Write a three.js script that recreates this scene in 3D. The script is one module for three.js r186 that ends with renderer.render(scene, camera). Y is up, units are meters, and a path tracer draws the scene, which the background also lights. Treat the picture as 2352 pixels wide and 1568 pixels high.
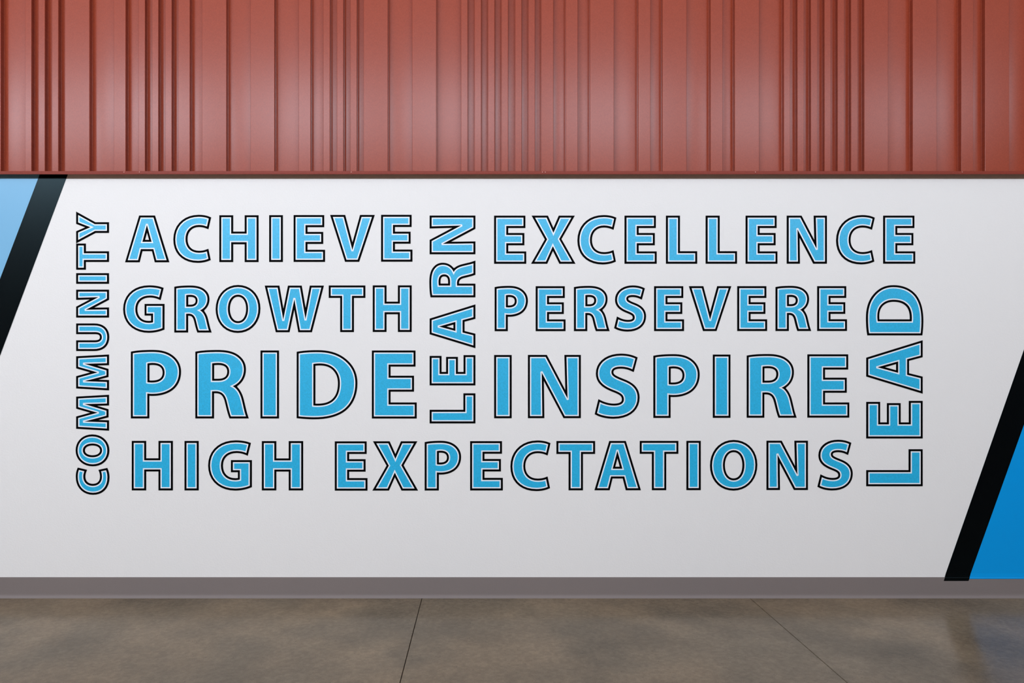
import * as THREE from 'three';
import { mergeGeometries } from 'three/addons/utils/BufferGeometryUtils.js';
import { RectAreaLightUniformsLib } from 'three/addons/lights/RectAreaLightUniformsLib.js';

// ---------------------------------------------------------------- measures
// Elevation drawing of the wall: 1 unit = 2.27 mm. EX/EY turn a place on that drawing into metres on the wall.
const S = 0.00227, D = 3.9, VX = 1108, VY = 840, FLOORLINE = 1372;
const EX = (u) => (u - VX) * S, EY = (v) => (FLOORLINE - v) * S;
const CAM_Y = EY(VY);
const EYZ = (v, z) => CAM_Y + (VY - v) * S * (D - z) / D;   // the same for what stands z metres off the wall

// ---------------------------------------------------------------- camera, light, exposure
const scene = new THREE.Scene();
scene.background = new THREE.Color(0x0b0d10);
const camera = new THREE.PerspectiveCamera(2 * Math.atan((784 * S) / D) * 180 / Math.PI, 2352 / 1568, 0.05, 60);
camera.position.set(0, CAM_Y, D);
camera.setViewOffset(2352, 1568, 1176 - VX, 784 - VY, 2352, 1568);   // shift lens, as an architectural photographer uses
camera.updateProjectionMatrix();

const renderer = new THREE.WebGLRenderer({ antialias: true });
renderer.toneMapping = THREE.LinearToneMapping;
renderer.toneMappingExposure = 1.07;
renderer.shadowMap.enabled = true;
renderer.shadowMap.type = THREE.PCFSoftShadowMap;
RectAreaLightUniformsLib.init();

// Daylight comes through a band of frosted high windows in the wall opposite.
const ROOM = { x0: -8.2, x1: 7.9, z1: 6.6, h: 5.7 };
const WIN = { y0: 4.25, y1: 5.1, w: 1.74, step: 2.12, first: -6.75, n: 7, z: ROOM.z1 };
const DAY = new THREE.Color().setRGB(0.835, 0.94, 1.08), DAY_LEVEL = [31.5, 28.5, 25.5, 22.5, 19.5, 16.5, 14];   // the sky is brighter towards the left
for (let i = 0; i < WIN.n; i++) {
  const l = new THREE.RectAreaLight(DAY, DAY_LEVEL[i], WIN.w - 0.1, WIN.y1 - WIN.y0 - 0.1);
  l.name = 'daylight';
  l.position.set(WIN.first + i * WIN.step, (WIN.y0 + WIN.y1) / 2, WIN.z - 0.02);
  l.lookAt(l.position.x, l.position.y, 0);
  scene.add(l);
}

// ---------------------------------------------------------------- noise and textures
let seedState = 20240611;
const rnd = () => { seedState = (seedState + 0x6d2b79f5) | 0; let t = Math.imul(seedState ^ (seedState >>> 15), 1 | seedState); t = (t + Math.imul(t ^ (t >>> 7), 61 | t)) ^ t; return ((t ^ (t >>> 14)) >>> 0) / 4294967296; };
const hash = (x, y, s) => { let h = Math.imul(x, 374761393) + Math.imul(y, 668265263) + Math.imul(s, 1274126177); h = Math.imul(h ^ (h >>> 13), 1274126177); return ((h ^ (h >>> 16)) >>> 0) / 4294967296; };
function vnoise(x, y, per, s) {                                    // tiling value noise, 0..1
  const xi = Math.floor(x), yi = Math.floor(y), fx = x - xi, fy = y - yi, m = (a) => ((a % per) + per) % per;
  const u = fx * fx * fx * (fx * (fx * 6 - 15) + 10), v = fy * fy * fy * (fy * (fy * 6 - 15) + 10);
  const a = hash(m(xi), m(yi), s), b = hash(m(xi + 1), m(yi), s), c = hash(m(xi), m(yi + 1), s), d = hash(m(xi + 1), m(yi + 1), s);
  return a + (b - a) * u + (c - a) * v + (a - b - c + d) * u * v;
}
function fbm(x, y, per, oct, s) { let t = 0, a = 0.5, n = 0; for (let i = 0; i < oct; i++) { t += a * vnoise(x, y, per, s + i); n += a; x *= 2; y *= 2; per *= 2; a *= 0.5; } return t / n; }
function makeTexture(size, f, srgb, metres, fine = false) {
  const data = fine ? new Float32Array(size * size * 4) : new Uint8Array(size * size * 4);
  for (let y = 0, o = 0; y < size; y++) for (let x = 0; x < size; x++, o += 4) {
    const c = f(x / size, y / size);
    for (let k = 0; k < 3; k++) data[o + k] = fine ? c : Math.max(0, Math.min(255, Math.round((Array.isArray(c) ? c[k] : c) * 255)));
    data[o + 3] = fine ? 1 : 255;
  }
  const t = new THREE.DataTexture(data, size, size, THREE.RGBAFormat, fine ? THREE.FloatType : THREE.UnsignedByteType);
  t.wrapS = t.wrapT = THREE.RepeatWrapping; t.magFilter = THREE.LinearFilter; t.minFilter = THREE.LinearMipmapLinearFilter; t.generateMipmaps = true;
  if (srgb) t.colorSpace = THREE.SRGBColorSpace;
  t.repeat.set(1 / metres, 1 / metres); t.needsUpdate = true;
  return t;
}
const lin = (r, g, b) => new THREE.Color().setRGB(r, g, b);
const smooth = (a, b, x) => { const t = Math.max(0, Math.min(1, (x - a) / (b - a))); return t * t * (3 - 2 * t); };

// polished concrete, 4 m to the tile
const floorMap = makeTexture(2048, (u, v) => {
  const big = fbm(u * 5, v * 5, 5, 4, 11), mid = fbm(u * 16, v * 16, 16, 4, 23), fine = fbm(u * 260, v * 260, 260, 2, 37), grit = hash(Math.floor(u * 2048), Math.floor(v * 2048), 5);
  const stain = smooth(0.40, 0.72, fbm(u * 9 + 3, v * 9, 9, 4, 71));
  const warm = smooth(0.30, 0.68, big * 0.6 + mid * 0.4);
  let k = 0.94 + (mid - 0.5) * 0.24 + (fine - 0.5) * 0.14 + (grit - 0.5) * 0.12 - stain * 0.08;
  if (hash(Math.floor(u * 1024), Math.floor(v * 1024), 9) > 0.9988) k *= 0.72;
  const a = [0.508, 0.448, 0.372], b = [0.533, 0.457, 0.368];
  return [0, 1, 2].map((c) => (a[c] + (b[c] - a[c]) * warm) * k);
}, true, 4);
const floorRough = makeTexture(1024, (u, v) => { const r = 0.20 + (fbm(u * 12, v * 12, 12, 4, 91) - 0.5) * 0.12; return [r, r, r]; }, false, 4);
const floorBump = makeTexture(1024, (u, v) => fbm(u * 6, v * 6, 6, 2, 41) * 0.88 + fbm(u * 190, v * 190, 190, 2, 43) * 0.12, false, 4, true);
// roller-painted plaster, 0.6 m to the tile
const wallBump = makeTexture(512, (u, v) => fbm(u * 110, v * 110, 110, 3, 51), false, 0.6);
// printed vinyl with a mottled grain, 0.5 m to the tile
const grain = (u, v) => 0.55 * fbm(u * 210, v * 210, 210, 2, 61) + 0.45 * hash(Math.floor(u * 512) & 511, Math.floor(v * 512) & 511, 63);
const vinylGrain = makeTexture(512, (u, v) => { const k = 0.955 + (grain(u, v) - 0.5) * 0.20; return [k, k, k]; }, true, 0.8);
// powder-coated sheet metal, 0.5 m to the tile
const metalGrain = makeTexture(512, (u, v) => { const k = 0.955 + (grain(u + 0.31, v + 0.17) - 0.5) * 0.16; return [k, k, k]; }, true, 0.9);
const metalBump = makeTexture(512, (u, v) => grain(u, v), false, 0.5);

// ---------------------------------------------------------------- materials
const M = {
  plaster: new THREE.MeshPhysicalMaterial({ color: lin(0.92, 0.865, 0.815), roughness: 0.6, bumpMap: wallBump, bumpScale: 0.0004, specularIntensity: 0.5 }),
  ceiling: new THREE.MeshStandardMaterial({ color: lin(0.62, 0.62, 0.61), roughness: 0.9 }),
  sideWall: new THREE.MeshStandardMaterial({ color: lin(0.47, 0.385, 0.30), roughness: 0.8 }),
  floor: new THREE.MeshPhysicalMaterial({ map: floorMap, roughness: 1, roughnessMap: floorRough, bumpMap: floorBump, bumpScale: 0.0012, specularIntensity: 0.14 }),
  joint: new THREE.MeshStandardMaterial({ color: lin(0.02, 0.017, 0.014), roughness: 0.9 }),
  rubber: new THREE.MeshPhysicalMaterial({ color: lin(0.235, 0.190, 0.174), roughness: 0.5, bumpMap: wallBump, bumpScale: 0.0002 }),
  red: new THREE.MeshPhysicalMaterial({ color: lin(0.372, 0.061, 0.027), map: metalGrain, roughness: 0.235, bumpMap: metalBump, bumpScale: 0.00002, specularIntensity: 0.43 }),
  redDeep: new THREE.MeshPhysicalMaterial({ color: lin(0.285, 0.042, 0.023), map: metalGrain, roughness: 0.35, specularIntensity: 0.2 }),
  rivet: new THREE.MeshPhysicalMaterial({ color: lin(0.52, 0.2, 0.16), roughness: 0.3, metalness: 0.3 }),
  black: new THREE.MeshPhysicalMaterial({ color: lin(0.0006, 0.001, 0.0016), roughness: 0.27, specularIntensity: 0.42, specularColor: lin(0.6, 0.92, 1.0) }),
  outline: new THREE.MeshPhysicalMaterial({ color: lin(0.0006, 0.0006, 0.0008), roughness: 0.6, specularIntensity: 0.06 }),
  keyline: new THREE.MeshPhysicalMaterial({ color: lin(0.9, 0.92, 0.95), roughness: 0.5 }),
  face: new THREE.MeshPhysicalMaterial({ color: lin(0.013, 0.525, 0.855), map: vinylGrain, roughness: 0.4, ior: 1.65 }),
  field: new THREE.MeshPhysicalMaterial({ color: lin(0.001, 0.335, 0.79), roughness: 0.3, specularIntensity: 0.5 }),
  paleField: new THREE.MeshPhysicalMaterial({ color: lin(0.215, 0.48, 0.70), roughness: 0.3, specularIntensity: 0.5 }),
  frame: new THREE.MeshPhysicalMaterial({ color: lin(0.08, 0.08, 0.085), roughness: 0.4, metalness: 0.4 }),
  pane: new THREE.MeshStandardMaterial({ color: lin(0.8, 0.83, 0.86), roughness: 0.6, emissive: DAY, emissiveIntensity: 1.5 }),
};

// ---------------------------------------------------------------- helpers
const used = new Map();
function numbered(name) { const n = used.get(name) ?? 0; used.set(name, n + 1); return n ? name + '_' + String(n).padStart(3, '0') : name; }
function mesh(name, geometry, material, parent = scene) {
  const o = new THREE.Mesh(geometry, material); o.name = parent === scene ? numbered(name) : name; o.castShadow = o.receiveShadow = true; parent.add(o); return o;
}
function group(name, parent = scene) { const o = new THREE.Group(); o.name = parent === scene ? numbered(name) : name; parent.add(o); return o; }
const structure = (o, label) => { o.userData.kind = 'structure'; if (label) o.userData.label = label; return o; };
function tag(o, label, category, groupName) { o.userData.label = label; o.userData.category = category; if (groupName) o.userData.group = groupName; return o; }
function box(x0, x1, y0, y1, z0, z1) {                               // uv in metres
  const g = new THREE.BoxGeometry(x1 - x0, y1 - y0, z1 - z0); g.translate((x0 + x1) / 2, (y0 + y1) / 2, (z0 + z1) / 2);
  const p = g.attributes.position, n = g.attributes.normal, uv = g.attributes.uv;
  for (let i = 0; i < p.count; i++) {
    const ax = Math.abs(n.getX(i)), ay = Math.abs(n.getY(i));
    if (ay > 0.5) uv.setXY(i, p.getX(i), p.getZ(i)); else if (ax > 0.5) uv.setXY(i, p.getZ(i), p.getY(i)); else uv.setXY(i, p.getX(i), p.getY(i));
  }
  return g;
}
// a profile in the (z, y) plane run along x from x0 to x1, flat shaded, uv in metres
function sweepX(profile, x0, x1) {
  const pos = [], uv = [], idx = [], n = profile.length; let run = 0;
  for (let i = 0; i < n; i++) {
    const [za, ya] = profile[i], [zb, yb] = profile[(i + 1) % n], len = Math.hypot(zb - za, yb - ya), o = pos.length / 3;
    pos.push(x0, ya, za, x1, ya, za, x1, yb, zb, x0, yb, zb); uv.push(x0, run, x1, run, x1, run + len, x0, run + len); run += len;
    idx.push(o, o + 1, o + 2, o, o + 2, o + 3);
  }
  const cap = THREE.ShapeUtils.triangulateShape(profile.map(([z, y]) => new THREE.Vector2(z, y)), []);
  for (const [x, flip] of [[x0, true], [x1, false]]) {
    const o = pos.length / 3; for (const [z, y] of profile) { pos.push(x, y, z); uv.push(z, y); }
    for (const t of cap) flip ? idx.push(o + t[0], o + t[1], o + t[2]) : idx.push(o + t[2], o + t[1], o + t[0]);
  }
  const g = new THREE.BufferGeometry();
  g.setAttribute('position', new THREE.Float32BufferAttribute(pos, 3)); g.setAttribute('uv', new THREE.Float32BufferAttribute(uv, 2)); g.setIndex(idx); g.computeVertexNormals();
  return g;
}
// the same along y, profile in (x, z), counter-clockwise seen from above with +z towards the room
function sweepY(profile, y0, y1, closed = true, lean = 0) {
  const pos = [], uv = [], idx = [], n = profile.length; let run = 0;
  for (let i = 0; i < (closed ? n : n - 1); i++) {
    const [xa, za] = profile[i], [xb, zb] = profile[(i + 1) % n], len = Math.hypot(xb - xa, zb - za), o = pos.length / 3;
    pos.push(xa, y0, za, xb, y0, zb, xb, y1, zb + lean, xa, y1, za + lean); uv.push(xa + run * 0.001, y0, xb + run * 0.001, y0, xb + run * 0.001, y1, xa + run * 0.001, y1); run += len;
    idx.push(o, o + 1, o + 2, o, o + 2, o + 3);
  }
  const g = new THREE.BufferGeometry();
  g.setAttribute('position', new THREE.Float32BufferAttribute(pos, 3)); g.setAttribute('uv', new THREE.Float32BufferAttribute(uv, 2)); g.setIndex(idx); g.computeVertexNormals();
  return g;
}
// one smooth bend across a strip made by sweepY
function smoothAcross(g) {
  const p = g.attributes.position, n = g.attributes.normal, q = p.count / 4;
  for (let i = 0; i + 1 < q; i++) {
    const v = new THREE.Vector3().fromBufferAttribute(n, i * 4).add(new THREE.Vector3().fromBufferAttribute(n, i * 4 + 4)).normalize();
    for (const k of [i * 4 + 1, i * 4 + 2, i * 4 + 4, i * 4 + 7]) n.setXYZ(k, v.x, v.y, v.z);
  }
  return g;
}
function extrude(shape, depth, z = 0) { const g = new THREE.ExtrudeGeometry(shape, { depth, bevelEnabled: false, curveSegments: 1 }); g.translate(0, 0, z); return g; }
const polygon = (points) => new THREE.Shape(points.map(([x, y]) => new THREE.Vector2(x, y)));

// ---------------------------------------------------------------- room shell
const TRIM = { top: EYZ(392.9, 0.0365), low: EYZ(400.2, 0.0365), z: 0.0355 };
{
  structure(mesh('wall_front', box(ROOM.x0 - 0.2, ROOM.x1 + 0.2, -0.1, ROOM.h + 0.2, -0.2, 0), M.plaster), 'smooth white painted lower wall carrying the blue lettering');
  structure(mesh('wall_left', box(ROOM.x0 - 0.2, ROOM.x0, -0.1, ROOM.h + 0.2, 0, ROOM.z1 + 0.25), M.sideWall));
  structure(mesh('wall_right', box(ROOM.x1, ROOM.x1 + 0.2, -0.1, ROOM.h + 0.2, 0, ROOM.z1 + 0.25), M.sideWall));
  structure(mesh('ceiling', box(ROOM.x0, ROOM.x1, ROOM.h, ROOM.h + 0.2, 0, ROOM.z1), M.ceiling));
  const back = [box(ROOM.x0, ROOM.x1, -0.1, WIN.y0, ROOM.z1, ROOM.z1 + 0.25), box(ROOM.x0, ROOM.x1, WIN.y1, ROOM.h + 0.2, ROOM.z1, ROOM.z1 + 0.25)];
  let x = ROOM.x0;
  for (let i = 0; i < WIN.n; i++) { const c = WIN.first + i * WIN.step; back.push(box(x, c - WIN.w / 2, WIN.y0, WIN.y1, ROOM.z1, ROOM.z1 + 0.25)); x = c + WIN.w / 2; }
  back.push(box(x, ROOM.x1, WIN.y0, WIN.y1, ROOM.z1, ROOM.z1 + 0.25));
  structure(mesh('wall_back', mergeGeometries(back), M.sideWall));
  for (let i = 0; i < WIN.n; i++) {
    const c = WIN.first + i * WIN.step, w = structure(group('window_' + (i + 1)));
    w.position.set(c, WIN.y0, WIN.z);
    const a = WIN.w / 2, h = WIN.y1 - WIN.y0, f = 0.05;
    mesh('window_frame', mergeGeometries([box(-a, a, 0, f, 0.02, 0.1), box(-a, a, h - f, h, 0.02, 0.1), box(-a, -a + f, f, h - f, 0.02, 0.1), box(a - f, a, f, h - f, 0.02, 0.1)]), M.frame, w);
    mesh('pane', box(-a + f, a - f, f, h - f, 0.05, 0.07), M.pane, w);
  }
}
{
  // floor: sawn slabs over a dark bed
  const floor = structure(group('floor'), 'polished brown-grey concrete floor with sawn joints');
  mesh('joint_bed', box(ROOM.x0, ROOM.x1, -0.1, -0.012, 0, ROOM.z1), M.joint, floor);
  const joints = [ROOM.x0, -0.3146, 1.3918, ROOM.x1], c = 0.0015;
  for (let i = 0; i < 3; i++) {
    const a = joints[i] + (i ? c : 0), b = joints[i + 1] - (i < 2 ? c : 0), e = 0.0012;
    const g = sweepSlab(a, b, e); mesh('concrete_slab', g, M.floor, floor);
  }
}
function sweepSlab(a, b, e) {                                        // a slab with eased arrises, run along z
  const y0 = -0.012, prof = [[a, y0], [b, y0], [b, -e], [b - e, 0], [a + e, 0], [a, -e]];
  const pos = [], uv = [], idx = [];
  for (let i = 0; i < prof.length; i++) {
    const [xa, ya] = prof[i], [xb, yb] = prof[(i + 1) % prof.length], o = pos.length / 3;
    pos.push(xa, ya, 0, xb, yb, 0, xb, yb, ROOM.z1, xa, ya, ROOM.z1); uv.push(xa, 0, xb, 0, xb, ROOM.z1, xa, ROOM.z1);
    idx.push(o, o + 1, o + 2, o, o + 2, o + 3);
  }
  const g = new THREE.BufferGeometry();
  g.setAttribute('position', new THREE.Float32BufferAttribute(pos, 3)); g.setAttribute('uv', new THREE.Float32BufferAttribute(uv, 2)); g.setIndex(idx); g.computeVertexNormals();
  return g;
}

// ---------------------------------------------------------------- red metal cladding: raised and recessed panels
const RIB = [[-250, -194], [-142, -127], [-54.5, 1.3], [57.9, 72.2], [88.5, 103], [119.6, 134], [149, 205.6], [261.5, 288.5], [318, 333], [349.5, 363.8], [379.8, 394.4], [409.5, 436], [464, 520], [575.5, 630.3],
  [686, 713.4], [742.5, 757.8], [774, 788.7], [804.9, 819.6], [835.3, 890.7], [946.8, 1002], [1059, 1074], [1090, 1105], [1121, 1136], [1152, 1167], [1183.5, 1198], [1214, 1228.6], [1243.5, 1271], [1299.5, 1327],
  [1355, 1410], [1466, 1494], [1521.5, 1577], [1632, 1659.7], [1687.5, 1743.5], [1800.5, 1815], [1831.6, 1846.4], [1862.5, 1877.5], [1893.8, 1908], [1924, 1939], [1954.8, 1970], [1985.2, 2039.8], [2096.5, 2151.5],
  [2208, 2235.5], [2262.5, 2318], [2374, 2430], [2486, 2514]];
{
  const wall = structure(group('wall_upper'), 'red ribbed metal cladding above the white wall');
  const zr = 0.034, zv = 0.003, k = (D - zr) / D, y0 = EYZ(395.0, zr), y1 = ROOM.h;
  // beyond the picture the cladding goes on to both ends of the wall
  const runs = []; for (let u = -2500; u < -330; u += 112) runs.push([u, u + 56]);
  runs.push(...RIB); for (let u = 2570; u < 4520; u += 112) runs.push([u, u + 56]);
  const ribs = runs.map(([a, b]) => [EX(a) * k, EX(b) * k]);
  const e = 0.0012;
  ribs.forEach(([a, b], i) => {
    // each flank is bent slightly under and ends on the small hem of the neighbouring sheet
    const half = [[-0.0012, 0.0012], [-0.0012, 0.0036], [0.0026, 0.0042], [0.0, zr - e], [e, zr]];
    mesh('raised_panel', sweepY([...half.map(([d, z]) => [a + d, z]), ...half.slice().reverse().map(([d, z]) => [b - d, z])], y0, y1, false), M.red, wall);
    if (i + 1 < ribs.length) {
      const c = ribs[i + 1][0] + 0.001, w = c - b + 0.001, pan = Math.min(0.0022, w * 0.022) * (0.6 + rnd() * 0.8);
      const prof = []; const n = 12;
      for (let j = 0; j <= n; j++) { const t = j / n; prof.push([b - 0.001 + w * t, zv - 0.0005 + pan * (4 * t * (1 - t) - 0.5)]); }   // the sheet dishes slightly between its folds
      mesh('recessed_panel', mergeGeometries([smoothAcross(sweepY(prof, y0, y1, false, 0)), sweepY([[c + 0.003, zv * 0.1], [b - 0.003, zv * 0.1]], y0, y1, false, 0)]), M.red, wall);
    }
  });
}
// bottom flashing in three lengths, each a folded sheet with a hemmed lip
{
  const lengths = [[-2500, 318.5, 0, 0], [318.5, 2176, 0.0008, 0.9], [2176, 4585, 0.0016, 2.2]];
  const rivetsAt = [[-200, 285], [320.5, 807, 1246, 1252.5, 1735], [2210, 2500]];
  lengths.forEach(([a, b, out, tilt], i) => {
    const z = TRIM.z + out, t = 0.0014, top = TRIM.top, low = TRIM.low, lap = i ? 0.02 : 0;
    const trim = structure(group('trim_' + (i + 1)), ['left length of red metal flashing under the cladding', 'long middle length of red metal flashing under the cladding', 'right length of red metal flashing, slightly paler and tilted up'][i]);
    const zt = z - tilt * 0.0006;
    // face, hem folded out at the bottom, top return back to the wall
    const sheet = [[0.001, top + 0.001], [zt, top + 0.0006], [zt + t, top - 0.0004], [z + t, low + 0.0042], [z + t + 0.0014, low + 0.0034], [z + t + 0.0014, low], [z, low], [z, low + 0.003], [zt - 0.0004, top - 0.0012], [0.001, top - 0.001]];
    mesh('flashing_sheet', sweepX(sheet.slice().reverse(), EX(a) - lap * 0, EX(b) + (i < 2 ? 0.02 : 0)), M.redDeep, trim);
    for (const u of rivetsAt[i]) {
      const g = new THREE.SphereGeometry(0.0035, 12, 6, 0, Math.PI * 2, 0, Math.PI / 2); g.rotateX(Math.PI / 2); g.scale(1, 1, 0.45); g.translate(EX(u) * (D - z) / D, top - 0.0055, z + t);
      mesh('rivet', g, M.rivet, trim);
    }
  });
}
// rubber cove base in two lengths
{
  const base = structure(group('baseboard_front'), 'grey rubber cove base along the foot of the wall');
  const h = EY(1324.8), prof = [[0, 0], [0.0150, 0], [0.0150, 0.0012], [0.0142, 0.0022], [0.0072, 0.0092], [0.0054, 0.0112], [0.0045, 0.015], [0.004, 0.022], [0.004, h - 0.003], [0.0034, h - 0.001], [0.0022, h], [0, h]];
  const seam = EX(1797), tight = 0.0001;
  for (const [a, b] of [[ROOM.x0, seam - tight], [seam + tight, ROOM.x1]]) mesh('cove_strip', sweepX(prof.slice().reverse(), a, b), M.rubber, base);
}

// ---------------------------------------------------------------- slanted stripes and blue fields
{
  const foot = 1324.8, t = 0.0009, g0 = 0.0003, cut = 0.0004, h = 386;
  const L = (v) => [EX(90.6 - (v - 403) * 0.379), EX(155.0 - (v - 403) * 0.374)];
  const R = (v) => [EX(2166.4 + (1332.9 - v) * 0.3495), EX(2223.2 + (1332.9 - v) * 0.3585)];
  // vinyl sheet between two slanted edges, from v0 down to v1; where it reaches the baseboard it laps over its rounded top
  const lapZ = (v) => (v > foot + 1.2 ? 0.0046 : v > foot ? 0.0046 - 0.0018 * (foot + 1.2 - v) / 1.2 : v > foot - 9 ? g0 + 0.0025 * (v - foot + 9) / 9 : g0);
  function sheet(edges, rows) {
    const pos = [], idx = [];
    rows.forEach((v, i) => {
      const [a, b] = edges(v), z = lapZ(v);
      for (const zz of [z, z + t]) pos.push(a, EY(v), zz, b, EY(v), zz);
      if (!i) return;
      const o = (i - 1) * 4, p = i * 4;
      idx.push(o + 2, p + 2, p + 3, o + 2, p + 3, o + 3, o, o + 1, p + 1, o, p + 1, p, o, p, p + 2, o, p + 2, o + 2, o + 1, o + 3, p + 3, o + 1, p + 3, p + 1);
    });
    const e = (rows.length - 1) * 4;
    idx.push(0, 2, 3, 0, 3, 1, e, e + 1, e + 3, e, e + 3, e + 2);
    let g = new THREE.BufferGeometry();
    g.setAttribute('position', new THREE.Float32BufferAttribute(pos, 3)); g.setIndex(idx);
    g = g.toNonIndexed(); g.computeVertexNormals();
    const q = g.attributes.position, uv = new Float32Array(q.count * 2); for (let i = 0; i < q.count; i++) { uv[2 * i] = q.getX(i); uv[2 * i + 1] = q.getY(i); }
    g.setAttribute('uv', new THREE.BufferAttribute(uv, 2));
    return g;
  }
  const xl = ROOM.x0 + 0.02, xr = ROOM.x1 - 0.02, inRow = (v) => [h, foot - 9, foot, foot + 1.2, v];
  tag(mesh('black_stripe', sheet(L, [h, foot - 0.6]), M.black), 'slanted black stripe left of the word COMMUNITY, edging the pale blue corner', 'stripe', 'slanted black stripes');
  tag(mesh('blue_field', sheet((v) => [xl, L(v)[0] - cut], [h, foot - 0.6]), M.paleField), 'pale blue painted corner in the upper left, beyond the left black stripe', 'wall graphic', 'blue wall fields');
  tag(mesh('black_stripe', sheet(R, inRow(1332.9)), M.black), 'slanted black stripe right of the word LEAD, its foot lapping onto the grey baseboard', 'stripe', 'slanted black stripes');
  tag(mesh('blue_field', sheet((v) => [R(v)[1] + cut, xr], inRow(1328.4)), M.field), 'deep blue painted field in the lower right corner, beyond the right black stripe', 'wall graphic', 'blue wall fields');
}

// ---------------------------------------------------------------- lettering: glyph outlines drawn on their own grids; [cap line, base line, contours]
const GLYPHS = {
  A: [217, 1050, 'M1900 217 L2147 217 L2400 1050 L2203 1050 L2147 833 L1903 833 L1850 1050 L1652 1050 Z', 'M2021 360 L2113 692 L1933 692 Z'],
  C: [217, 1050, 'M753 240 C700 217 630 206 555 206 C285 206 97 385 97 648 C97 905 270 1063 535 1063 C615 1063 690 1048 745 1024 L715 882 C670 900 615 908 560 908 C395 908 295 800 295 640 C295 470 405 364 560 364 C620 364 672 376 717 394 Z'],
  D: [192, 1368, 'M83 210 C190 192 310 186 430 186 C640 186 800 235 930 345 C1060 455 1120 590 1120 755 C1120 960 1050 1120 920 1230 C790 1335 600 1383 370 1383 C270 1383 170 1376 82 1366 Z', 'M350 402 C385 396 425 392 470 392 C590 392 690 430 755 510 C812 580 838 660 838 760 C838 900 800 1000 730 1070 C660 1140 560 1171 430 1171 C400 1171 375 1170 350 1167 Z'],
  E: [192, 1370, 'M1467 192 L2193 192 L2193 413 L1735 413 L1735 657 L2165 657 L2165 875 L1735 875 L1735 1150 L2215 1150 L2215 1370 L1467 1370 Z'],
  G: [217, 1052, 'M808 240 C745 217 660 205 570 205 C290 205 100 375 100 632 C100 890 290 1055 560 1055 C660 1055 755 1035 832 1004 L833 569 L521 569 L521 717 L650 717 L650 890 C625 898 595 902 560 902 C405 902 298 800 298 632 C298 465 415 363 585 363 C655 363 715 377 768 400 Z'],
  H: [217, 1052, 'M1090 217 L1281 217 L1281 537 L1585 537 L1585 217 L1776 217 L1776 1052 L1585 1052 L1585 704 L1281 704 L1281 1052 L1090 1052 Z'],
  I: [213, 1046, 'M968 213 L1160 213 L1160 1046 L968 1046 Z'],
  L: [155, 684, 'M1013 155 L1134 155 L1134 583 L1344 583 L1344 684 L1013 684 Z'],
  M: [642, 1703, 'M1111 642 L793 642 L585 1365 L388 642 L63 642 L0 1703 L230 1703 L258 862 L475 1685 L658 1685 L906 862 L928 1703 L1170 1703 Z'],
  N: [233, 1324, 'M297 233 L585 233 L991 1005 L970 233 L1197 233 L1197 1324 L938 1324 L513 520 L524 1324 L297 1324 Z'],
  O: [213, 1046, 'M1800 198 C2035 198 2200 375 2200 618 C2200 875 2030 1056 1797 1056 C1562 1056 1402 880 1402 632 C1402 380 1572 198 1800 198 Z', 'M1800 347 C1925 347 2000 468 2000 622 C2000 785 1925 907 1800 907 C1678 907 1601 785 1601 628 C1601 468 1678 347 1800 347 Z'],
  P: [192, 1366, 'M126 207 C210 190 350 182 490 182 C660 182 770 222 850 290 C930 358 970 445 970 545 C970 670 925 770 845 840 C760 912 630 952 490 952 C455 952 420 950 389 945 L389 1366 L126 1366 Z', 'M391 394 C420 386 455 383 490 383 C630 383 708 448 708 562 C708 680 625 745 480 745 C445 745 415 743 391 739 Z'],
  R: [192, 1366, 'M1308 208 C1400 190 1540 183 1680 183 C1850 183 1970 215 2050 285 C2120 345 2152 415 2152 505 C2152 640 2080 755 1948 812 C2010 840 2060 905 2095 1000 C2125 1085 2155 1270 2190 1366 L1917 1366 C1880 1270 1852 1110 1828 1040 C1795 950 1740 903 1640 903 L1573 905 L1573 1366 L1308 1366 Z', 'M1575 391 C1610 386 1650 383 1690 383 C1815 383 1888 440 1888 542 C1888 650 1815 712 1690 712 L1575 712 Z'],
  S: [233, 1324, 'M2230 265 C2160 232 2070 212 1965 212 C1720 212 1543 345 1543 540 C1543 690 1650 775 1830 845 C1970 898 2022 935 2022 1020 C2022 1095 1955 1134 1840 1134 C1745 1134 1655 1108 1577 1068 L1527 1272 C1600 1312 1715 1337 1830 1337 C2110 1337 2272 1190 2272 985 C2272 840 2185 745 2010 680 C1850 618 1790 585 1790 515 C1790 450 1855 413 1960 413 C2040 413 2110 430 2177 462 Z'],
  T: [217, 1052, 'M938 217 L1578 217 L1578 380 L1353 380 L1353 1052 L1163 1052 L1163 380 L938 380 Z'],
  U: [636, 1703, 'M0 636 L245 636 L245 1250 C245 1420 310 1518 435 1518 C560 1518 625 1430 625 1260 L625 636 L870 636 L870 1230 C870 1540 710 1712 440 1712 C155 1712 0 1530 0 1220 Z'],
  V: [280, 1862, 'M385 280 L785 280 L1113 1510 L1455 280 L1840 280 L1310 1862 L893 1862 Z'],
  W: [320, 1888, 'M218 320 L600 320 L808 1510 L1043 320 L1425 320 L1630 1490 L1850 320 L2210 320 L1806 1888 L1425 1888 L1217 740 L978 1888 L590 1888 Z'],
  X: [217, 1050, 'M115 217 L335 217 L466 505 L593 217 L807 217 L574 622 L820 1050 L603 1050 L454 755 L322 1050 L105 1050 L346 628 Z'],
  Y: [232, 1293, 'M917 232 L577 848 L577 1293 L333 1293 L333 855 L0 232 L270 232 L467 690 L643 232 Z'],
};
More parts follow.
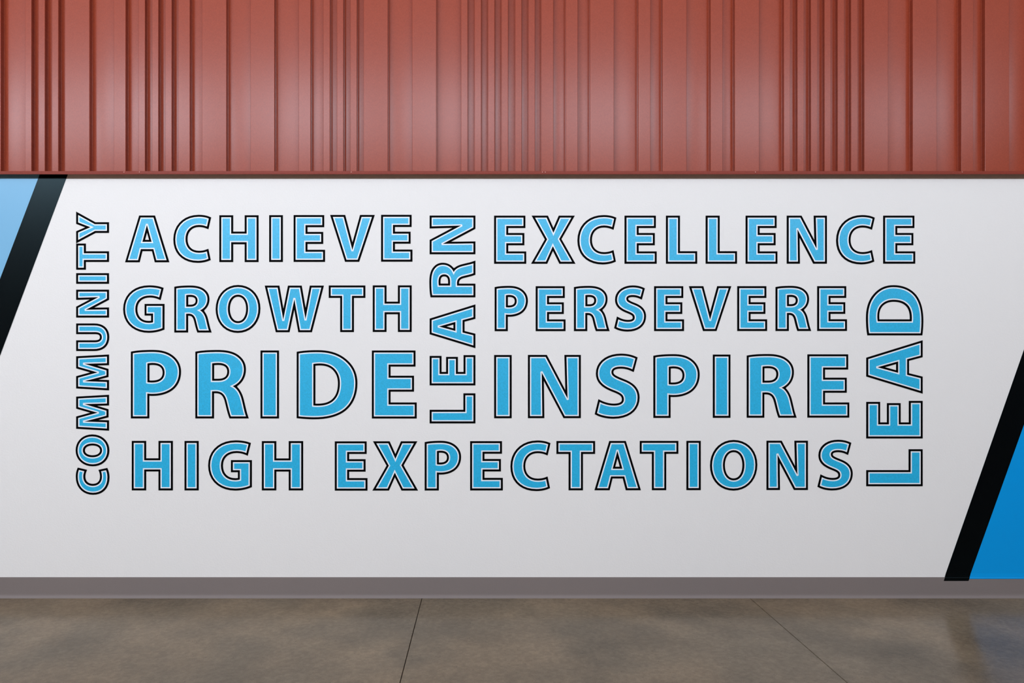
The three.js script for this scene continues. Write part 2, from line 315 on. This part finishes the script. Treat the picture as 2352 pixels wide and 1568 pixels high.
function contour(path, steps) {
  const out = []; let c = [0, 0];
  for (const [, op, args] of path.matchAll(/([MLCZ])([^MLCZ]*)/g)) {
    const v = args.trim().split(/\s+/).map(Number);
    if (op === 'M' || op === 'L') { c = [v[0], v[1]]; out.push(c); }
    if (op === 'C') {
      for (let i = 1; i <= steps; i++) {
        const t = i / steps, s = 1 - t;
        out.push([0, 1].map((k) => s * s * s * c[k] + 3 * s * s * t * v[k] + 3 * s * t * t * v[2 + k] + t * t * t * v[4 + k]));
      }
      c = [v[4], v[5]];
    }
  }
  const f = out[0], l = out[out.length - 1];
  if (Math.hypot(f[0] - l[0], f[1] - l[1]) < 1e-6) out.pop();
  return out;
}
const area = (p) => p.reduce((s, [x, y], i) => { const [a, b] = p[(i + 1) % p.length]; return s + x * b - a * y; }, 0) / 2;
// A closed polygon moved along its outward side by d (negative: inwards), mitred, sharp tips cut square; small loops taken out.
function offset(poly, d) {
  const ccw = area(poly) > 0 ? 1 : -1, n = poly.length, out = [];
  for (let i = 0; i < n; i++) {
    const p = poly[i], a = poly[(i + n - 1) % n], b = poly[(i + 1) % n];
    const l1 = Math.hypot(p[0] - a[0], p[1] - a[1]), l2 = Math.hypot(b[0] - p[0], b[1] - p[1]);
    const t1 = [(p[0] - a[0]) / l1, (p[1] - a[1]) / l1], t2 = [(b[0] - p[0]) / l2, (b[1] - p[1]) / l2];
    const n1 = [t1[1] * ccw, -t1[0] * ccw], n2 = [t2[1] * ccw, -t2[0] * ccw];
    const cross = (t1[0] * t2[1] - t1[1] * t2[0]) * ccw, dot = n1[0] * n2[0] + n1[1] * n2[1];
    const m = [n1[0] + n2[0], n1[1] + n2[1]], mm = Math.hypot(...m), long = 1 / Math.sqrt(Math.max(1e-6, (1 + dot) / 2));
    const opens = cross * d > 0;
    if (!opens || long < 3.2) { out.push([p[0] + m[0] / mm * d * long, p[1] + m[1] / mm * d * long]); continue; }
    const ax = [m[0] / mm * Math.sign(d), m[1] / mm * Math.sign(d)], D0 = Math.abs(d), h = 0.9 * D0;   // square end
    for (const [nn, tt, sg] of [[n1, t1, 1], [n2, t2, -1]]) {
      const q = [p[0] + nn[0] * d, p[1] + nn[1] * d], k = (h - ((q[0] - p[0]) * ax[0] + (q[1] - p[1]) * ax[1])) / ((tt[0] * ax[0] + tt[1] * ax[1]) * sg);
      out.push([q[0] + tt[0] * sg * k, q[1] + tt[1] * sg * k]);
    }
  }
  // where neighbouring bends overlap, drop what came too near the drawn line and let its neighbours meet
  const near = (q) => { let m = Infinity; for (let i = 0; i < n; i++) { const a = poly[i], b = poly[(i + 1) % n], ex = b[0] - a[0], ey = b[1] - a[1], t = Math.max(0, Math.min(1, ((q[0] - a[0]) * ex + (q[1] - a[1]) * ey) / (ex * ex + ey * ey))); m = Math.min(m, Math.hypot(q[0] - a[0] - ex * t, q[1] - a[1] - ey * t)); } return m; };
  const keep = out.map((q) => near(q) > Math.abs(d) * 0.88), N = out.length, kept = [];
  for (let i = 0; i < N; i++) {
    if (!keep[i]) continue;
    kept.push(out[i]);
    let j = (i + 1) % N; if (keep[j]) continue;
    while (!keep[j]) j = (j + 1) % N;
    let h = (i + N - 1) % N, k = (j + 1) % N;
    const a = out[h], b = out[i], c = out[j], e = out[k], r = [b[0] - a[0], b[1] - a[1]], s = [c[0] - e[0], c[1] - e[1]], den = r[0] * s[1] - r[1] * s[0];
    if (!keep[h] || !keep[k] || Math.abs(den) < 1e-9) continue;
    const t = ((c[0] - a[0]) * s[1] - (c[1] - a[1]) * s[0]) / den, x = [a[0] + r[0] * t, a[1] + r[1] * t];
    if (t > 1 && Math.hypot(x[0] - b[0], x[1] - b[1]) < 2.5 * Math.abs(d)) kept.push(x);
  }
  return unloop(kept);
}
function unloop(p) {
  for (let guard = 0; guard < 200; guard++) {
    const n = p.length; let done = true;
    search: for (let i = 0; i < n; i++) for (let j = i + 2; j < n; j++) {
      if (i === 0 && j === n - 1) continue;
      const a = p[i], b = p[i + 1], c = p[j], e = p[(j + 1) % n], r = [b[0] - a[0], b[1] - a[1]], s = [e[0] - c[0], e[1] - c[1]], den = r[0] * s[1] - r[1] * s[0];
      if (Math.abs(den) < 1e-12) continue;
      const t = ((c[0] - a[0]) * s[1] - (c[1] - a[1]) * s[0]) / den, u = ((c[0] - a[0]) * r[1] - (c[1] - a[1]) * r[0]) / den;
      if (t <= 1e-9 || t >= 1 - 1e-9 || u <= 1e-9 || u >= 1 - 1e-9) continue;
      const x = [a[0] + r[0] * t, a[1] + r[1] * t], inner = [x, ...p.slice(i + 1, j + 1)], outer = [...p.slice(0, i + 1), x, ...p.slice(j + 1)];
      p = Math.abs(area(inner)) > Math.abs(area(outer)) ? inner : outer; done = false; break search;
    }
    if (done) break;
  }
  return p;
}
const STROKE = 4.75, GAP = 2.85, VINYL = 0.0009, PLY = 0.00025, AIR = 0.0003;   // AIR: the glue line behind the vinyl
const extent = (p, k) => [Math.min(...p.map((q) => q[k])), Math.max(...p.map((q) => q[k]))];
// Glyph in drawing units (x right, y up, base line at 0), scaled so that its cap height is H and its outlined width W.
function glyphShapes(ch, H, W) {
  const [cap, basel, ...paths] = GLYPHS[ch], sy = H / (basel - cap), raw = paths.map((q) => contour(q, 9).map(([x, y]) => [x, (basel - y)]));
  const [r0, r1] = extent(raw[0], 0); let sx = (W - 2 * STROKE) / (r1 - r0), loops, outer;
  for (let k = 0; k < 5; k++) {
    loops = raw.map((q) => q.map(([x, y]) => [(x - r0) * sx, y * sy])); outer = offset(loops[0], STROKE);
    const [o0, o1] = extent(outer, 0); sx += (W - (o1 - o0)) / (r1 - r0);
  }
  return { loops, outer, left: extent(outer, 0)[0] };
}
function makeLetter(ch, H, W, parent) {
  const { loops, outer, left } = glyphShapes(ch, H, W), m = (p) => p.map(([x, y]) => [(x - left) * S, y * S]);
  const [B, ...holes] = loops, inner = offset(B, -GAP);
  const letter = group('letter', parent); letter.userData.label = 'letter ' + ch;
  // three sheets laid one on the other: black, white, blue
  const path = (p) => new THREE.Path(m(p).map(([x, y]) => new THREE.Vector2(x, y)));
  const black = polygon(m(outer)), white = polygon(m(B)), face = polygon(m(inner));
  for (const h of holes) { black.holes.push(path(offset(h, -STROKE))); white.holes.push(path(h)); face.holes.push(path(offset(h, GAP))); }
  mesh('outline', extrude(black, VINYL), M.outline, letter).userData.label = 'black outline';
  mesh('keyline', extrude(white, PLY, VINYL), M.keyline, letter).userData.label = 'thin white line inside the black outline';
  mesh('face', extrude(face, PLY, VINYL + PLY), M.face, letter).userData.label = 'blue face';
  return letter;
}
// A word that runs along the wall: outlined top and foot at its first and last letter, and each letter's outlined left and right.
const WORDS = 'motivational words on the white wall';
function acrossWord(text, label, [t0, b0, t1, b1], spans) {
  const word = tag(group('word_decal'), label, 'lettering', WORDS), x0 = spans[0][0], x1 = spans[spans.length - 1][1];
  word.position.set(EX(x0), EY(b0), AIR);
  [...text].forEach((ch, i) => {
    const [l, r] = spans[i], f = ((l + r) / 2 - x0) / (x1 - x0), top = t0 + (t1 - t0) * f, foot = b0 + (b1 - b0) * f;
    const letter = makeLetter(ch, foot - top - 2 * STROKE, r - l, word);
    letter.position.set((l - x0) * S, (b0 - foot + STROKE) * S, 0);
  });
  return word;
}
// A word turned a quarter to the left, reading upwards: outlined cap line and foot line, and each letter's outlined low and high end.
function upWord(text, label, [cap, foot], spans) {
  const word = tag(group('word_decal'), label, 'lettering', WORDS), y0 = spans[0][0];
  word.position.set(EX(foot), EY(y0), AIR);
  [...text].forEach((ch, i) => {
    const [lo, hi] = spans[i], letter = makeLetter(ch, foot - cap - 2 * STROKE, lo - hi, word);
    letter.rotation.z = Math.PI / 2; letter.position.set(-STROKE * S, (y0 - lo) * S, 0);
  });
  return word;
}
acrossWord('ACHIEVE', 'horizontal blue word ACHIEVE outlined in black, top row, left of LEARN', [494.9, 602.3, 493.1, 600.7],
  [[287.4, 389.2], [398.2, 485.2], [503.8, 594.05], [618.3, 649.9], [674.4, 746.7], [758.2, 860.9], [875.3, 947.4]]);
acrossWord('GROWTH', 'horizontal blue word GROWTH outlined in black, between ACHIEVE and PRIDE', [656.6, 763.8, 655.0, 762.0],
  [[283.0, 378.1], [400.4, 486.3], [495.4, 598.3], [608.1, 744.1], [755.1, 839.3], [856.1, 945.7]]);
acrossWord('PRIDE', 'large horizontal blue word PRIDE outlined in black, below GROWTH', [804.5, 960.5, 804.6, 960.8],
  [[300.75, 416.0], [448.75, 571.6], [598.3, 641.0], [681.4, 821.0], [854.1, 957.25]]);
acrossWord('HIGH', 'horizontal blue word HIGH outlined in black, bottom row, before EXPECTATIONS', [1012.0, 1125.8, 1012.6, 1125.8],
  [[302.8, 397.3], [423.9, 456.6], [478.1, 578.75], [601.5, 696.5]]);
acrossWord('EXPECTATIONS', 'long horizontal blue word EXPECTATIONS outlined in black along the bottom row', [1013.2, 1126.4, 1011.4, 1124.6],
  [[769.0, 844.2], [855.25, 960.4], [975.4, 1059.1], [1079.75, 1155.0], [1172.25, 1264.5], [1277.9, 1366.9], [1365.25, 1472.1], [1469.25, 1558.1], [1576.4, 1609.5], [1630.6, 1739.4], [1760.25, 1855.6], [1877.25, 1958.5]]);
acrossWord('EXCELLENCE', 'horizontal blue word EXCELLENCE outlined in black, top row, right of LEARN', [495.1, 605.6, 495.1, 605.4],
  [[1134.8, 1208.7], [1219.6, 1321.9], [1326.1, 1415.75], [1434.3, 1508.3], [1529.4, 1601.3], [1620.6, 1692.75], [1712.3, 1785.6], [1806.8, 1899.2], [1920.1, 2009.2], [2028.2, 2102.0]]);
acrossWord('PERSEVERE', 'horizontal blue word PERSEVERE outlined in black, between EXCELLENCE and INSPIRE', [657.1, 760.3, 656.9, 759.8],
  [[1136.0, 1212.5], [1230.3, 1299.0], [1318.1, 1400.3], [1410.4, 1483.9], [1502.2, 1571.1], [1582.0, 1679.7], [1693.1, 1761.9], [1781.0, 1863.1], [1876.7, 1945.3]]);
acrossWord('INSPIRE', 'large horizontal blue word INSPIRE outlined in black, below PERSEVERE', [815.0, 960.2, 813.3, 958.6],
  [[1134.9, 1175.3], [1212.5, 1334.1], [1365.75, 1469.0], [1500.5, 1607.0], [1637.05, 1677.7], [1714.9, 1829.7], [1854.2, 1950.6]]);
upWord('COMMUNITY', 'small vertical blue word COMMUNITY outlined in black, reading upwards at the left end', [175.1, 250.6],
  [[1135.9, 1073.4], [1070.5, 997.25], [988.75, 906.25], [896.25, 813.75], [805.9, 742.5], [729.1, 665.0], [651.6, 627.1], [619.25, 559.1], [558.7, 485.75]]);
upWord('LEARN', 'vertical blue word LEARN outlined in black, reading upwards between PRIDE and INSPIRE', [986.8, 1092.0],
  [[972.0, 902.9], [884.75, 815.25], [799.4, 698.75], [682.65, 598.2], [583.8, 494.9]]);
upWord('LEAD', 'tall vertical blue word LEAD outlined in black, reading upwards at the right end', [1989.4, 2119.1],
  [[1116.25, 1031.25], [1006.6, 920.25], [903.75, 781.0], [770.0, 654.6]]);

renderer.render(scene, camera);
